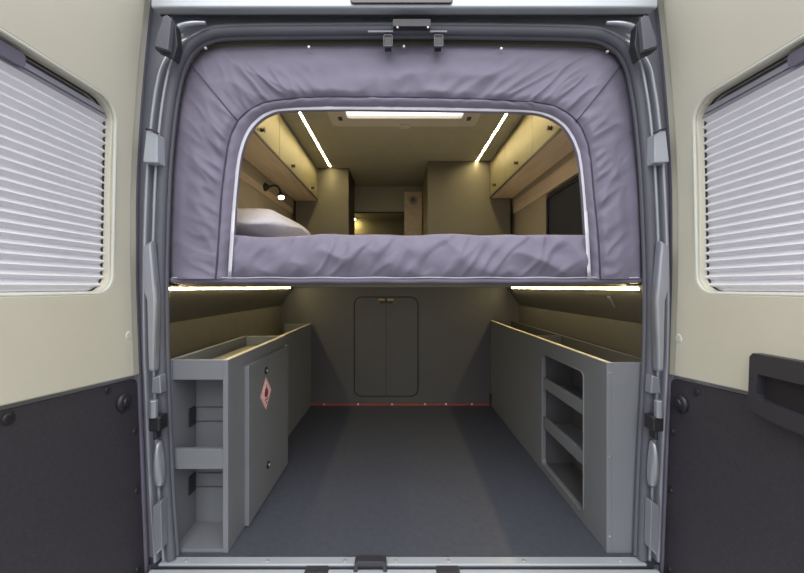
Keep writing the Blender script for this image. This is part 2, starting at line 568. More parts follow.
# door striker bracket in the middle of the sill
x0, x1 = P(353, 0, 1.16).x, P(388, 0, 1.16).x
mb = MB()
mb.plate([(x0, -0.03), (x0 + 0.006, 0.016), (x0 + 0.014, 0.022), (x1 - 0.014, 0.022), (x1 - 0.006, 0.016), (x1, -0.03), (x1 - 0.012, -0.036), (x1 - 0.018, 0.006), (x0 + 0.018, 0.006), (x0 + 0.012, -0.036)], [], XZ(-0.050), 0, 0.03)
mb.build('sill_striker', 'handle', body, bevel=0.003)
for a, b in ((303, 327), (437, 461)):
    xa, xb = P(a, 0, 1.13).x, P(b, 0, 1.13).x
    k = MB().plate(rrect(xa, xb, -0.030, -0.004, 0.006, 4), [], XZ(-0.060), 0, 0.028).build('latch_receiver', 'handle', body, bevel=0.003)
    MB().lathe((xa + 0.010, -0.060, -0.017), (0, -1, 0), [(0, 0.005), (0.003, 0.004)], 10).build('screw', 'screw', body)

# ------------------------------------------------------------------ rear doors
def lean(z):
    return 0.050 * max(0, (z - 1.15) / 0.7) ** 1.6 + 0.034 * max(0, (0.95 - z) / 0.95) ** 1.1
def make_door(sgn, X0, label):
    root = thing('rear_door', label, 'door', (sgn * X0, -0.02, -0.05))
    def fn(t, z, wv):        # t from the hinge edge along the door, wv towards the doorway's middle
        return Vector((sgn * (X0 + 0.028 * t - lean(z) - wv), -t - 0.010, z))
    def rnd(t0, t1, z0, z1):    # fine outline following the leaning surface
        pts = []
        n = 24
        pts += [(t0, z0 + (z1 - z0) * i / n) for i in range(n)]
        pts += [(t0 + (t1 - t0) * i / 6, z1) for i in range(6)]
        pts += [(t1, z1 - (z1 - z0) * i / n) for i in range(n)]
        pts += [(t1 - (t1 - t0) * i / 6, z0) for i in range(6)]
        return pts
    def tri_grid(t0, zlo, zhi, t1, hole, w0, w1, name, m, bev):
        """surface lofted from the window hole to the panel outline so that it can bend"""
        N = 96
        cx = 0.39
        cz = 1.17
        inner = []
        H = hole
        import bisect
        Hp = [Vector((a, b, 0)) for a, b in H] + [Vector((H[0][0], H[0][1], 0))]
        Hp = resample(Hp, N + 1)[:-1]
        outer = []
        for p in Hp:
            dx, dz = p.x - cx, p.y - cz
            sxx = ((t1 - cx) if dx > 0 else (t0 - cx)) / dx if abs(dx) > 1e-6 else 1e9
            best = None
            # ray to box; bottom line is sloped
            cand = [sxx]
            if dz > 1e-6:
                cand.append((zhi - cz) / dz)
            if dz < -1e-6:
                a0, a1 = zlo
                # z = a0 + a1*t
                cand.append((a0 + a1 * cx - cz) / (dz - a1 * dx))
            k = min(c for c in cand if c > 0)
            outer.append(Vector((cx + dx * k, cz + dz * k, 0)))
        # snap nearest to the corners
        a0, a1 = zlo
        for cxx, czz in ((t0, a0 + a1 * t0), (t1, a0 + a1 * t1), (t0, zhi), (t1, zhi)):
            i = min(range(N), key=lambda q: (outer[q].x - cxx) ** 2 + (outer[q].y - czz) ** 2)
            rr = 0.0
            outer[i] = Vector((cxx, czz, 0))
        rows = []
        for k in range(13):
            f = k / 12
            rows.append([fn(a.x + (b.x - a.x) * f, a.y + (b.y - a.y) * f, w1) for a, b in zip(Hp, outer)])
        rows.append([fn(b.x, b.y, w0) for b in outer])
        rows.insert(0, [fn(a.x, a.y, w0) for a in Hp])
        mb = MB().grid(rows, closed_v=True)
        return mb.build(name, m, root, bevel=bev)
    T1 = 0.76
    # outer shell of painted steel with the window cut out
    hole0 = rrect(0.088, 0.67, 0.86, 1.475, 0.06)
    tri_grid(0.0, (-0.08, 0.0), 1.93, T1, hole0, -0.05, -0.03, 'outer_shell', 'silver', 0)
    frm = MB()
    frm.plate(rnd(0.0, T1, -0.08, 0.66), [], fn, -0.05, 0.0)
    frm.build('lower_shell', 'silver', root)
    MB().plate(rnd(0.0, 0.012, -0.08, 1.93), [], fn, -0.045, 0.002).build('edge_frame', 'silver', root)
    # rubber along the hinge edge
    MB().tube([fn(0.000, -0.06 + 1.98 * i / 60, 0.000) for i in range(61)], 0.010, 10).build('edge_seal', 'rubber_violet', root, smooth=True)
    hole = rrect(0.113, 0.640, 0.886, 1.447, (0.055, 0.055, 0.06, 0.06))
    base = (0.606, 0.07)
    tri_grid(0.006, (0.612, 0.07), 1.92, T1 - 0.01, hole, -0.028, 0.010, 'trim_panel', 'beige', 0.004)
    hole2 = rrect(0.107, 0.646, 0.880, 1.453, (0.06, 0.06, 0.065, 0.065))
    tri_grid(0.040, (0.614, 0.07), 1.90, T1 - 0.04, hole2, 0.009, 0.019, 'raised_panel', 'beige', 0.004)
    # window trim ring
    lp = [fn(a, b, 0.0145) for a, b in rrect(0.108, 0.645, 0.881, 1.452, (0.058, 0.058, 0.062, 0.062), 10)]
    MB().tube(lp, 0.0048, 8, closed=True).build('window_trim', 'beige_light', root, smooth=True)
    lp = [fn(a, b, -0.014) for a, b in rrect(0.1135, 0.6395, 0.8865, 1.4465, (0.055, 0.055, 0.06, 0.06), 10)]
    MB().tube(lp, 0.003, 8, closed=True).build('window_gasket', 'rubber_dark', root, smooth=True)
    MB().plate(rrect(0.090, 0.665, 0.865, 1.47, 0.06), [], fn, -0.042, -0.038).build('window_glass', 'glass', root)
    # pleated blind and its rail
    bl = MB()
    z = 0.872
    rows = []
    pitch = 0.0235
    t_a, t_b = 0.101, 0.652
    k = 0
    top = 1.402
    while z < top:
        for dz, dw in ((0.0, -0.0210), (0.0085, -0.0060), (0.0098, -0.0045), (0.0115, -0.0055), (0.0220, -0.0200)):
            if z + dz < top:
                rows.append([fn(t_a + (t_b - t_a) * i / 4, z + dz, dw) for i in range(5)])
        z += pitch
    bl.grid(rows)
    b = bl.build('pleated_blind', 'blind', root)
    MB().plate(rrect(0.105, 0.648, top - 0.002, top + 0.008, 0.003, 2), [], fn, -0.016, -0.004).build('blind_rail', 'silver', b, bevel=0.002)
    MB().plate(rrect(0.105, 0.648, top + 0.012, top + 0.026, 0.003, 2), [], fn, -0.018, -0.006).build('blind_rail', 'alu', b, bevel=0.002)
    MB().plate(rrect(0.105, 0.648, top + 0.0, top + 0.065, 0.003, 2), [], fn, -0.032, -0.028).build('blind_housing', 'rubber', b)
    MB().plate(rrect(0.355, 0.415, top + 0.004, top + 0.036, 0.010, 5), [], fn, -0.005, 0.006).build('blind_tab', 'rubber_violet', b, bevel=0.004)
    # lower board
    lo = [(0.012, -0.06), (0.012, 0.585), (0.018, 0.598), (0.030, 0.604)]
    n = 14
    lo += [(0.036 + (T1 - 0.056) * i / n, 0.604 + 0.07 * (T1 - 0.056) * i / n) for i in range(1, n + 1)]
    lo += [(T1 - 0.02, -0.06)]
    # insert intermediate points on the left edge for the lean
    left = [(0.012, -0.06 + 0.645 * i / 14) for i in range(14)]
    MB().plate(left + lo[1:], [], fn, -0.004, 0.006).build('lower_board', 'black_panel', root, bevel=0.002)
    def button(px, py, r, h, name, m, sub=None, w0=0.005):
        xx = px
        rr = abs(px - 398.0) / F
        t = 0.1
        z = 0.5
        for _ in range(12):
            t = (D * rr - (X0 - lean(z))) / (rr + 0.028)
            z = HZ - (py - 287.0) * (D - t) / F
        base_ = fn(t, z, w0)
        o = MB().lathe(base_, (-sgn, 0, 0), [(0, r), (h * 0.5, r), (h * 0.85, r * 0.88), (h, r * 0.62)], 24).build(name, m, root, smooth=False, bevel=0.001)
        if sub:
            MB().lathe(base_ + Vector((-sgn * h, 0, 0)), (-sgn, 0, 0), [(0, r * 0.5), (0.003, r * 0.45), (0.004, r * 0.2)], 20).build(sub, m, o)
    if sgn < 0:
        pts = [(123, 401, 0.028, 0.016, 'bump_stop', 'black', 'stop_centre'), (108, 389, 0.011, 0.006, 'clip', 'black', None), (10, 417, 0.014, 0.007, 'clip', 'black', None),
               (135, 430, 0.009, 0.006, 'clip', 'black', None), (137, 489, 0.009, 0.006, 'clip', 'black', None), (138, 567, 0.009, 0.006, 'clip', 'black', None)]
        plug = (125.5, 335)
    else:
        pts = [(681.5, 402, 0.028, 0.016, 'bump_stop', 'black', 'stop_centre'), (696, 391, 0.011, 0.006, 'clip', 'black', None),
               (672, 430, 0.009, 0.006, 'clip', 'black', None), (670.5, 489, 0.009, 0.006, 'clip', 'black', None), (669, 567, 0.009, 0.006, 'clip', 'black', None)]
        plug = (682, 338)
    for a in pts:
        button(*a)
    button(plug[0], plug[1], 0.014, 0.0025, 'screw_plug', 'beige_light', None, 0.0185)
    if sgn > 0:
        button(669, 3, 0.012, 0.006, 'screw_plug', 'beige_light', None, 0.010)
        # pull handle: moulded loop with a sagging grab bar
        A, B = 0.299, 0.545
        outer = rrect(A, B, 0.60, 0.738, (0.012, 0.012, 0.012, 0.012), 5)
        ncv = 16
        out = [(A + 0.008, 0.738), (A, 0.728), (A, 0.612), (A + 0.006, 0.598)]
        for i in range(1, ncv):
            q = i / ncv
            out.append((A + 0.006 + (B - A - 0.012) * q, 0.600 - 0.018 * abs(sin(pi * q)) ** 0.7))
        out += [(B - 0.006, 0.598), (B, 0.612), (B, 0.728), (B - 0.008, 0.738)]
        inn = [(A + 0.020, 0.689), (A + 0.018, 0.640), (A + 0.022, 0.630)]
        for i in range(1, ncv):
            q = i / ncv
            inn.append((A + 0.022 + (B - A - 0.044) * q, 0.632 - 0.012 * abs(sin(pi * q)) ** 0.7))
        inn += [(B - 0.022, 0.630), (B - 0.018, 0.640), (B - 0.020, 0.689)]
        h = MB().plate(out, [inn], fn, 0.005, 0.042).build('pull_handle', 'handle', root, bevel=0.006)
        MB().plate(rrect(A + 0.012, B - 0.012, 0.594, 0.708, 0.004), [], fn, 0.006, 0.022).build('handle_recess', 'black', h)
        MB().lathe(fn(A + 0.008, 0.676, 0.041), (-sgn, 0, 0), [(0, 0.004), (0.002, 0.003)], 10).build('screw_hole', 'rubber_dark', h)
    return root
make_door(-1, 0.870, 'left rear van door, beige over black, without any pull handle')
make_door(1, 0.910, 'right rear van door, beige over black, with black pull handle')

# ------------------------------------------------------------------ fabric surround of the bed opening
sur = thing('fabric_surround', 'lavender grey padded fabric surround with arched opening above the garage', 'curtain', (0.02, 0.05, 0.91))
N = 420
O = [(169.5, 279), (168.5, 230), (171, 170), (176, 120), (181, 92), (187, 72), (197, 56), (213, 48), (235, 46), (300, 45.5), (405, 45), (510, 46), (580, 47.5), (602, 49.5), (617, 57), (627, 74), (632, 95), (637, 121), (640.5, 170), (643, 230), (643, 279)]
S = [(216, 279), (219, 240), (221.5, 200), (226, 160), (231, 136), (240, 119), (252, 109), (268, 102), (295, 98.5), (330, 97), (405, 97.5), (470, 99), (515, 101), (545, 104), (562, 110), (576, 121), (585, 137), (590, 158), (594, 200), (598, 240), (600, 279)]
Zp = [(231.5, 279), (234, 240), (236.5, 200), (240, 165), (244, 147), (250, 133), (259, 122), (270, 115), (285, 111.5), (330, 110), (405, 110.5), (470, 111.5), (525, 113), (545, 116.5), (559, 124), (568, 134), (575, 148), (579, 165), (582.5, 200), (585, 240), (587, 279)]
def loop3(px, d):
    # sample each stretch alike in all three outlines so the rings stay in step
    pts = [P(x, y, d) for x, y in px]
    return catmull(pts, 21)
LO, LS, LZ = loop3(O, 1.235), loop3(S, 1.215), loop3(Zp, 1.24)
n_al = len(LO)
arc = [0]
for a, b in zip(LS, LS[1:]):
    arc.append(arc[-1] + (b - a).length)
def wr(s, r, k):
    """folds that run across the panel"""
    sh = 0.06 * (r - 0.5) * math.copysign(1, sin(s * 1.3 + 0.7))
    a = noise.noise(Vector((s * 9 + sh * 6, r * 1.1, k)))
    b = noise.noise(Vector((s * 22 + sh * 14, r * 1.6, k + 7)))
    c = noise.noise(Vector((s * 5, r * 3.0, k + 13)))
    rid = 1 - abs(a) * 2.2
    d = noise.noise(Vector((s * 48 + sh * 20, r * 1.3, k + 21)))
    rid2 = max(0, 1 - abs(b) * 3.0)
    return 0.009 * rid * rid * (0.15 + 0.95 * r) + 0.010 * rid2 * (0.12 + r * r) + 0.006 * d * r ** 3 + 0.011 * c
def nfront(v, y):
    return Vector((v.x, v.y - y, v.z))
rows = []
M1 = 34
for j in range(M1 + 1):
    f = j / M1
    row = []
    for i in range(n_al):
        p = LO[i].lerp(LS[i], f)
        puff = 0.018 * abs(sin(pi * f)) ** 0.8
        edge = min(1, f * 7) * min(1, (1 - f) * 12 + 0.15)
        row.append(nfront(p, puff + wr(arc[i], f, 1.0) * edge))
    rows.append(row)
MB().grid(rows).build('outer_panel', 'fabric', sur, smooth=True)
rows = []
M2 = 14
for j in range(M2 + 1):
    f = j / M2
    row = []
    for i in range(n_al):
        p = LS[i].lerp(LZ[i], f)
        g = 0.0045 * noise.noise(Vector((arc[i] * 34, f * 1.2, 3))) + 0.003 * noise.noise(Vector((arc[i] * 12, f * 1.5, 9)))
        row.append(nfront(p, 0.012 * abs(sin(pi * f)) ** 0.7 + g * sin(pi * min(1, f + 0.12))))
    rows.append(row)
# turned return of the opening edge
for q in (0.006, 0.012):
    rows.append([LZ[i] + Vector((0, q, 0)) for i in range(n_al)])
MB().grid(rows).build('inner_band', 'fabric', sur, smooth=True)
MB().tube([nfront(LS[i], 0.003) for i in range(0, n_al, 2)], 0.0028, 6).build('piping', 'fabric_seam', sur, smooth=True)
# zip tape: flat ribbon
rows = []
for dz in (0, 1):
    row = []
    for i in range(n_al):
        d_ = (LS[i] - LZ[i]).normalized()
        row.append(LZ[i] + d_ * (0.0125 * dz - 0.003) + Vector((0, -0.010 + 0.003 * dz, 0)))
    rows.append(row)
for row in rows:
    for i, p in enumerate(row):
        row[i] = p + (Vector((0, -D, HZ)) - p) * (0.030 * min(1, max(0, (1.16 - p.z) / 0.07)) * min(1, max(0, (p.z - 0.912) / 0.04)))
rows.append([p + Vector((0, 0.003, 0)) for p in rows[1]])
MB().grid(rows).build('zipper', 'zip', sur, smooth=True)
# corner seams of the outer panel
for a, b in (((186, 58), (238, 121)), ((623, 62), (575, 122))):
    pa, pb = P(a[0], a[1], 1.235), P(b[0], b[1], 1.215)
    pts = []
    for i in range(25):
        f = i / 24
        q = pa.lerp(pb, f)
        # follow the puffed surface of the panel
        jj = min(range(len(LS)), key=lambda k: (LO[k].lerp(LS[k], f) - q).length)
        q = q + Vector((0, -0.018 * abs(sin(pi * f)) ** 0.8 - wr(arc[jj], f, 1.0) * min(1, f * 7) * min(1, (1 - f) * 12 + 0.15) - 0.004, 0))
        pts.append(q)
    MB().tube(pts, 0.0016, 6).build('corner_seam', 'fabric_seam', sur, smooth=True)
# lower flap over the end of the bed
rows = []
NX = 220
for j in range(40):
    f = j / 39
    row = []
    for i in range(NX + 1):
        u = i / NX
        px = 234.5 + (584.5 - 234.5) * u
        # cross-section: hem up the front, round the top, back over the mattress
        top = 232 + 1.8 * noise.noise(Vector((u * 9, 0, 5))) + (2.2 * exp(-((u - 0.10) / 0.08) ** 2))
        if f < 0.72:
            k = f / 0.72
            y_px = 279 + (top + 5 - 279) * k
            base = P(px, y_px, 1.235)
            yoff = -0.026 * abs(sin(pi * min(1, k * 0.92 + 0.04))) ** 0.7
        else:
            k = (f - 0.72) / 0.28
            a = P(px, top + 5, 1.235)
            base = a + Vector((0, 0.12 * (1 - cos(k * pi / 2)), 5 / 295.0 * sin(k * pi / 2)))
            yoff = -0.003 * (1 - k)
        s = u * 1.25
        dg = noise.noise(Vector((s * 7 + f * 1.3, f * 1.1 - s * 1.2, 31)))
        dg2 = noise.noise(Vector((s * 15 - f * 2.0, f * 1.5, 37)))
        dg3 = noise.noise(Vector((s * 4, f * 2.5, 41)))
        wv = 0.016 * (1 - abs(dg) * 2.4) + 0.010 * max(0, 1 - abs(dg2) * 3) + 0.010 * dg3
        wv *= max(0.3 if f > 0.6 else 0.0, max(0.0, sin(pi * min(1, f * 1.1 + 0.02))) ** 0.5)
        row.append(base + Vector((0, yoff - wv, 0)))
    rows.append(row)
MB().grid(rows).build('lower_flap', 'fabric', sur, smooth=True)
# hem along the whole bottom
rows = []
for dy, dz in ((0.004, 281 - 4.5), (-0.014, 281 - 4.0), (-0.020, 281 - 1.5), (-0.018, 281 + 1.3), (-0.006, 281 + 2.6), (0.02, 281 + 2.2)):
    rows.append([P(173 + 466 * i / 60, dz + 0.3 * sin(i * 0.9), 1.235) + Vector((0, dy + 0.004, 0)) for i in range(61)])
MB().grid(rows).build('hem', 'fabric', sur, smooth=True)
MB().tube([P(173 + 466 * i / 60, 277.6 + 0.3 * sin(i * 0.9), 1.215) for i in range(61)], 0.0016, 6).build('hem_piping', 'zip', sur)
for px, py in ((206, 48.5), (309, 47.5), (404, 46.8), (501, 49), (607, 52)):
    p = P(px, py, 1.20)
    MB().lathe(p, (0, -1, 0), [(0, 0.005), (0.003, 0.005), (0.005, 0.003)], 14).build('snap', 'screw', sur)
# inner lining strip of the doorway above the fabric
struct(MB().box(-0.72, 0.76, 0.03, 0.06, P(0, 47.5, 1.235).z, P(0, 38, 1.235).z).build('trim_2', 'lining', bevel=0.002))

# ------------------------------------------------------------------ bed
MB_ = MB().box(-0.80, 0.84, 0.10, 1.50, 0.900, 0.93)
tag(MB_.build('bed_base', 'tray', bevel=0.003), 'brown grey board bed base under the mattress, above the garage', 'bed base')
rows = []
tag(MB().plate(rrect(-0.82, 0.86, 0.11, 1.48, 0.03), [], XY(0.93), 0, 0.125).build('mattress', 'mattress', bevel=0.03), 'white mattress lying behind the fabric flap on the bed base', 'mattress')
# pillow against the left wall
def pillow():
    n = 26
    rt, rb = [], []
    cx, cy, cz = -0.61, 0.34, 1.135
    L, W, H = 0.215, 0.225, 0.088
    rows = []
    for j in range(n + 1):
        th = pi * j / n
        row = []
        for i in range(2 * n):
            ph = 2 * pi * i / (2 * n)
            e = 0.55
            c = lambda v: math.copysign(abs(v) ** e, v)
            x = L * c(cos(ph)) * abs(sin(th)) ** 0.6
            y = W * c(sin(ph)) * abs(sin(th)) ** 0.6
            edge = max(abs(x) / L, abs(y) / W)
            z = H * cos(th) * (1 - 0.72 * edge ** 3) + 0.010 * noise.noise(Vector((x * 11, y * 11, cos(th))))
            if z < 0:
                z *= 0.75
            row.append(Vector((cx + x, cy + y, cz + z)))
        rows.append(row)
    return MB().grid(rows, closed_v=True)
tag(pillow().build('pillow', 'linen', smooth=True), 'pale grey pillow on the bed beside the left wall', 'pillow')

# ------------------------------------------------------------------ garage led strips
for s, lab in ((-1, 'glowing led strip under left side of the bed'), (1, 'glowing led strip under right side of the bed')):
    x = -0.80 if s < 0 else 0.832
    r = thing('led_strip', lab, 'led strip', (x, 0.7, 0.89))
    y1 = (2.66 if s < 0 else 2.62) - D
    MB().plate([(x, 0.890), (x - s * 0.006, 0.8915), (x - s * 0.006, 0.898), (x, 0.898)], [], lambda u, v, w: Vector((u, w, v)), 0.045, y1).build('diffuser', 'led_g', r)
    MB().box(min(x, x + s * 0.01), max(x, x + s * 0.01), 0.04, y1 + 0.005, 0.889, 0.899).build('channel', 'alu', r)

# ------------------------------------------------------------------ garage furniture
# first left locker with open cubbies towards the doorway
LX = -0.575
lk = thing('storage_locker', 'grey left storage locker with open cubbies facing the doorway and warning diamond door', 'locker', (-0.72, 0.3, 0.0))
y0, y1 = 0.018, 0.63
c = MB()
T = 0.018
c.box(-0.785, -0.765, y0, y1, 0, 0.652)                    # outer side
c.box(LX - T, LX, y0, y1, 0, 0.652)                        # aisle side
c.box(-0.765, LX - T, y1 - T, y1, 0, 0.652)
c.box(-0.765, LX - T, y0 + 0.145, y0 + 0.16, 0, 0.60)      # back of the cubbies
c.build('carcass', 'cab', lk, bevel=0.0015)
MB().box(-0.765, LX - T, y0 + 0.003, y0 + 0.02, 0.585, 0.652).build('front_rail', 'cab', lk, bevel=0.0015)
MB().box(-0.765, LX - T, y0 + 0.003, y0 + 0.02, 0.282, 0.349).build('front_rail', 'cab', lk, bevel=0.0015)
MB().box(-0.765, LX - T, y0 + 0.02, y0 + 0.145, 0.285, 0.297).build('shelf', 'cab', lk)
MB().box(-0.765, LX - T, y0 + 0.002, y0 + 0.145, 0.0, 0.012).build('base_board', 'cab', lk, bevel=0.001)
MB().box(-0.765, LX - T, y0 + 0.02, y1 - T, 0.595, 0.605).build('tray', 'tray', lk)
for zz in (0.421, 0.172):
    h = MB()
    h.box(-0.765, -0.759, y0 + 0.095, y0 + 0.135, zz - 0.034, zz + 0.034)
    hh = h.build('bracket', 'black', lk, bevel=0.003)
    wv = MB()
    for q in (-0.026, 0.026):
        wv.tube([(-0.762, y0 + 0.135, zz + q), (-0.75, y0 + 0.141, zz + q), (LX - T - 0.001, y0 + 0.141, zz + q)], 0.0022, 6)
    wv.build('wire', 'cab_dark', hh)
MB().box(LX - T, LX + 0.0005, y0, y1, 0.652, 0.6535).build('edge_band', 'edge', lk)
# door on the aisle side
dY0, dY1 = 1.345 - D, 1.825 - D
dr = MB().plate([(dY0, 0.006), (dY1, 0.006), (dY1, 0.605), (dY0, 0.605)], [], YZ(LX), 0.0, 0.018).build('door', 'cab', lk, bevel=0.002)
DX = LX + 0.018
for yy, zz in ((1.516 - D, 0.548), (1.54 - D, 0.140)):
    MB().lathe((DX, yy, zz), (1, 0, 0), [(0, 0.0155), (0.004, 0.0155), (0.007, 0.011), (0.006, 0.006)], 20).build('push_lock', 'rubber_dark', dr)
    MB().lathe((DX + 0.005, yy, zz), (1, 0, 0), [(0, 0.006), (0.003, 0.005)], 14).build('keyhole', 'screw', dr)
sy, sz = 1.517 - D, 0.452
sg = MB().plate([(sy - 0.062, sz), (sy, sz - 0.068), (sy + 0.062, sz), (sy, sz + 0.068)], [], YZ(DX), 0, 0.0015).build('warning_sign', 'sign_pink', dr)
sg['label'] = 'pink and white warning diamond with red flame'
k_ = 0.84
MB().plate([(sy - 0.062 * k_, sz), (sy, sz - 0.068 * k_), (sy + 0.062 * k_, sz), (sy, sz + 0.068 * k_)], [], YZ(DX + 0.0015), 0, 0.0008).build('sign_face', 'sign_white', dr)
fl_ = [(0, 0.036), (-0.006, 0.022), (-0.012, 0.014), (-0.011, 0.022), (-0.020, 0.004), (-0.018, -0.010), (-0.008, -0.018), (0.010, -0.018), (0.019, -0.008), (0.019, 0.006), (0.012, 0.018), (0.010, 0.008), (0.005, 0.020)]
m_ = MB().plate([(sy + a, sz + b + 0.002) for a, b in fl_], [], YZ(DX + 0.0023), 0, 0.0008)
m_.plate([(sy - 0.020, sz - 0.022), (sy + 0.020, sz - 0.022), (sy + 0.016, sz - 0.028), (sy - 0.016, sz - 0.028)], [], YZ(DX + 0.0023), 0, 0.0008)
m_.plate([(sy - 0.006, sz - 0.034), (sy + 0.006, sz - 0.034), (sy + 0.004, sz - 0.044), (sy - 0.004, sz - 0.044)], [], YZ(DX + 0.0023), 0, 0.0008)
m_.build('flame_symbol', 'sign_red', dr)

# second left locker, further in and set back
l2 = thing('storage_locker', 'plain grey left locker set back between cubby locker and partition', 'locker', (-0.76, 1.05, 0))
a0, a1 = 0.635, Y_BACK - 0.002
m = MB()
m.box(-0.678, -0.660, a0, a1, 0.0, 0.620)
m.box(-0.86, -0.678, a0, a0 + T, 0.0, 0.620)
m.box(-0.86, -0.678, a1 - T, a1, 0.0, 0.620)
m.build('carcass', 'cab', l2, bevel=0.0015)
MB().box(-0.678, -0.6595, a0, a1, 0.620, 0.6215).build('edge_band', 'edge', l2)
MB().box(-0.86, -0.678, a0 + T, a1 - T, 0.50, 0.512).build('tray', 'tray', l2)

# right locker: one long unit with an open shelved recess in the aisle side
RX = 0.706
rl = thing('storage_locker', 'long grey right storage locker with open shelved recess', 'locker', (0.78, 0.8, 0))
zt = 0.643
hole = rrect(1.372 - D, 1.760 - D, 0.042, 0.572, 0.022, 6)
outr = [(y0, 0.0), (Y_BACK - 0.003, 0.0), (Y_BACK - 0.003, zt), (y0, zt)]
MB().plate(outr, [hole], YZ(RX), 0.0, T).build('side_panel', 'cab', rl, bevel=0.0015)
m = MB()
m.box(RX + T, 0.862, y0 + 0.012, y0 + T, 0, zt)
m.box(0.862, 0.88, y0 + 0.012, Y_BACK - 0.003, 0, zt)
m.box(RX + T, 0.862, 1.775 - D, 1.79 - D, 0, 0.56)
m.box(RX + T, 0.862, 1.345 - D, 1.36 - D, 0, 0.56)
m.box(RX + T, 0.862, 1.90 - D, 1.915 - D, 0.30, zt - 0.002)
m.box(RX + T, 0.862, y0 + T, Y_BACK - 0.02, 0.0, 0.03)
m.build('carcass', 'cab_dark', rl, bevel=0.001)
MB().box(RX + T, 0.862, y0, y0 + 0.012, 0, zt).build('end_panel', 'cab', rl, bevel=0.001)
MB().box(RX - 0.0005, RX + T, y0, Y_BACK - 0.003, zt, zt + 0.0015).build('edge_band', 'edge', rl)
MB().box(RX + T, 0.862, y0 + T, 1.90 - D, 0.585, 0.595).build('tray', 'tray', rl)
MB().box(RX + T, 0.862, 1.915 - D, Y_BACK - 0.02, 0.44, 0.45).build('tray', 'tray', rl)
for za in (0.408, 0.215):
    s_ = MB()
    s_.box(RX + 0.003, RX + 0.016, 1.372 - D, 1.760 - D, za, za + 0.052)
    q = s_.build('shelf_lip', 'cab', rl, bevel=0.001)
    MB().box(RX + 0.016, 0.862, 1.362 - D, 1.773 - D, za, za + 0.010).build('shelf', 'cab', rl)
lpp = [Vector((RX - 0.001, a, b)) for a, b in rrect(1.368 - D, 1.764 - D, 0.038, 0.576, 0.024, 6)]
MB().tube(lpp, 0.003, 6, closed=True).build('edge_trim', 'cab', rl, smooth=True)
MB().box(RX - 0.008, RX, Y_BACK - 0.03, Y_BACK - 0.004, 0.01, 0.09).build('foot_bracket', 'black', rl, bevel=0.002)
for px, py in ((608, 374), (607, 459), (606, 540)):
    d = RX * F / (px - 398)
    MB().lathe((RX + 0.010, y0, HZ - (py - 287) * D / F), (0, -1, 0), [(0, 0.004), (0.001, 0.004)], 10).build('screw', 'screw', rl)
# small bar on the right wall
br = MB().tube([Vector((0.842, 0.24, 0.862)), Vector((0.868, 0.24, 0.818))], 0.006, 8).build('grab_bar', 'cab_dark')
tag(br, 'short grey bar fixed to right garage wall below the led strip', 'bar')

# hatch in the partition
ht = thing('access_hatch', 'rounded double leaf hatch in the grey garage partition', 'hatch', (-0.09, Y_BACK, 0.07))
hx0, hx1, hz0, hz1 = -0.334, 0.153, 0.066, 0.824
lpp = [Vector((a, Y_BACK - 0.002, b)) for a, b in rrect(hx0, hx1, hz0, hz1, 0.06, 10)]
MB().tube(lpp, 0.0035, 8, closed=True).build('gasket', 'rubber_dark', ht, smooth=True)
mid = (hx0 + hx1) / 2
MB().plate(rrect(hx0 + 0.006, mid - 0.002, hz0 + 0.006, hz1 - 0.006, (0.054, 0.001, 0.001, 0.054), 8), [], XZ(Y_BACK), -0.005, -0.001).build('leaf', 'partition', ht)
MB().plate(rrect(mid + 0.002, hx1 - 0.006, hz0 + 0.006, hz1 - 0.006, (0.001, 0.054, 0.054, 0.001), 8), [], XZ(Y_BACK), -0.005, -0.001).build('leaf', 'partition', ht)
MB().box(mid - 0.002, mid + 0.002, Y_BACK - 0.0035, Y_BACK - 0.0005, hz0 + 0.006, hz1 - 0.006).build('gap_shade_strip', 'rubber_dark', ht)  # dark strip added so the gap between the leaves reads as shaded
for s in (-1, 1):
    q = MB().box(mid + s * 0.034 - 0.024, mid + s * 0.034 + 0.024, Y_BACK - 0.016, Y_BACK - 0.005, hz1 - 0.028, hz1 - 0.010).build('latch', 'brass', ht, bevel=0.004)
    MB().box(mid + s * 0.03 - 0.018, mid + s * 0.03 + 0.018, Y_BACK - 0.013, Y_BACK - 0.005, hz1 - 0.052, hz1 - 0.036).build('latch_arm', 'handle', q, bevel=0.002)
MB().box(mid - 0.008, mid + 0.008, Y_BACK - 0.013, Y_BACK - 0.005, hz1 - 0.046, hz1 - 0.028).build('latch', 'black', ht, bevel=0.002)

# ------------------------------------------------------------------ upper living space
def overhead(s, X, zb, seams, knobs, label, wx):
    r = thing('overhead_cabinet', label, 'cabinet', (s * (X + 0.1), 1.0, zb))
    ya, yb = seams[0], seams[-1]
    m = MB()
    m.plate([(s * (X + 0.018), zb + 0.012), (s * wx, zb + 0.012), (s * wx, ZC - 0.002), (s * (X + 0.018), ZC - 0.002)], [], lambda u, v, w: Vector((u, w, v)), ya, yb)
    m.build('carcass', 'upper', r)
    MB().box(min(s * X, s * wx), max(s * X, s * wx), ya, yb, zb, zb + 0.012).build('underside', 'wood', r)
    MB().box(min(s * X, s * (X - 0.004)), max(s * X, s * (X - 0.004)), ya, yb, zb - 0.002, zb + 0.012).build('edge_strip', 'dark_edge', r)
    for i, (a, b) in enumerate(zip(seams, seams[1:])):
        d = MB().plate([(a + 0.002, zb + 0.014), (b - 0.002, zb + 0.014), (b - 0.002, ZC - 0.004), (a + 0.002, ZC - 0.004)], [], YZ(s * X), 0, s * 0.017).build('door', 'khaki', r, bevel=0.001)
        ky, kz = knobs[i]
        MB().lathe((s * X, ky, kz), (-s, 0, 0), [(0, 0.011), (0.004, 0.011), (0.006, 0.007), (0.014, 0.007), (0.016, 0.012), (0.020, 0.010)], 16).build('knob', 'black', d)
    return r
def kz(X, px, py):
    d = X * F / abs(px - 398)
    return (d - D, HZ + (287 - py) * d / F)
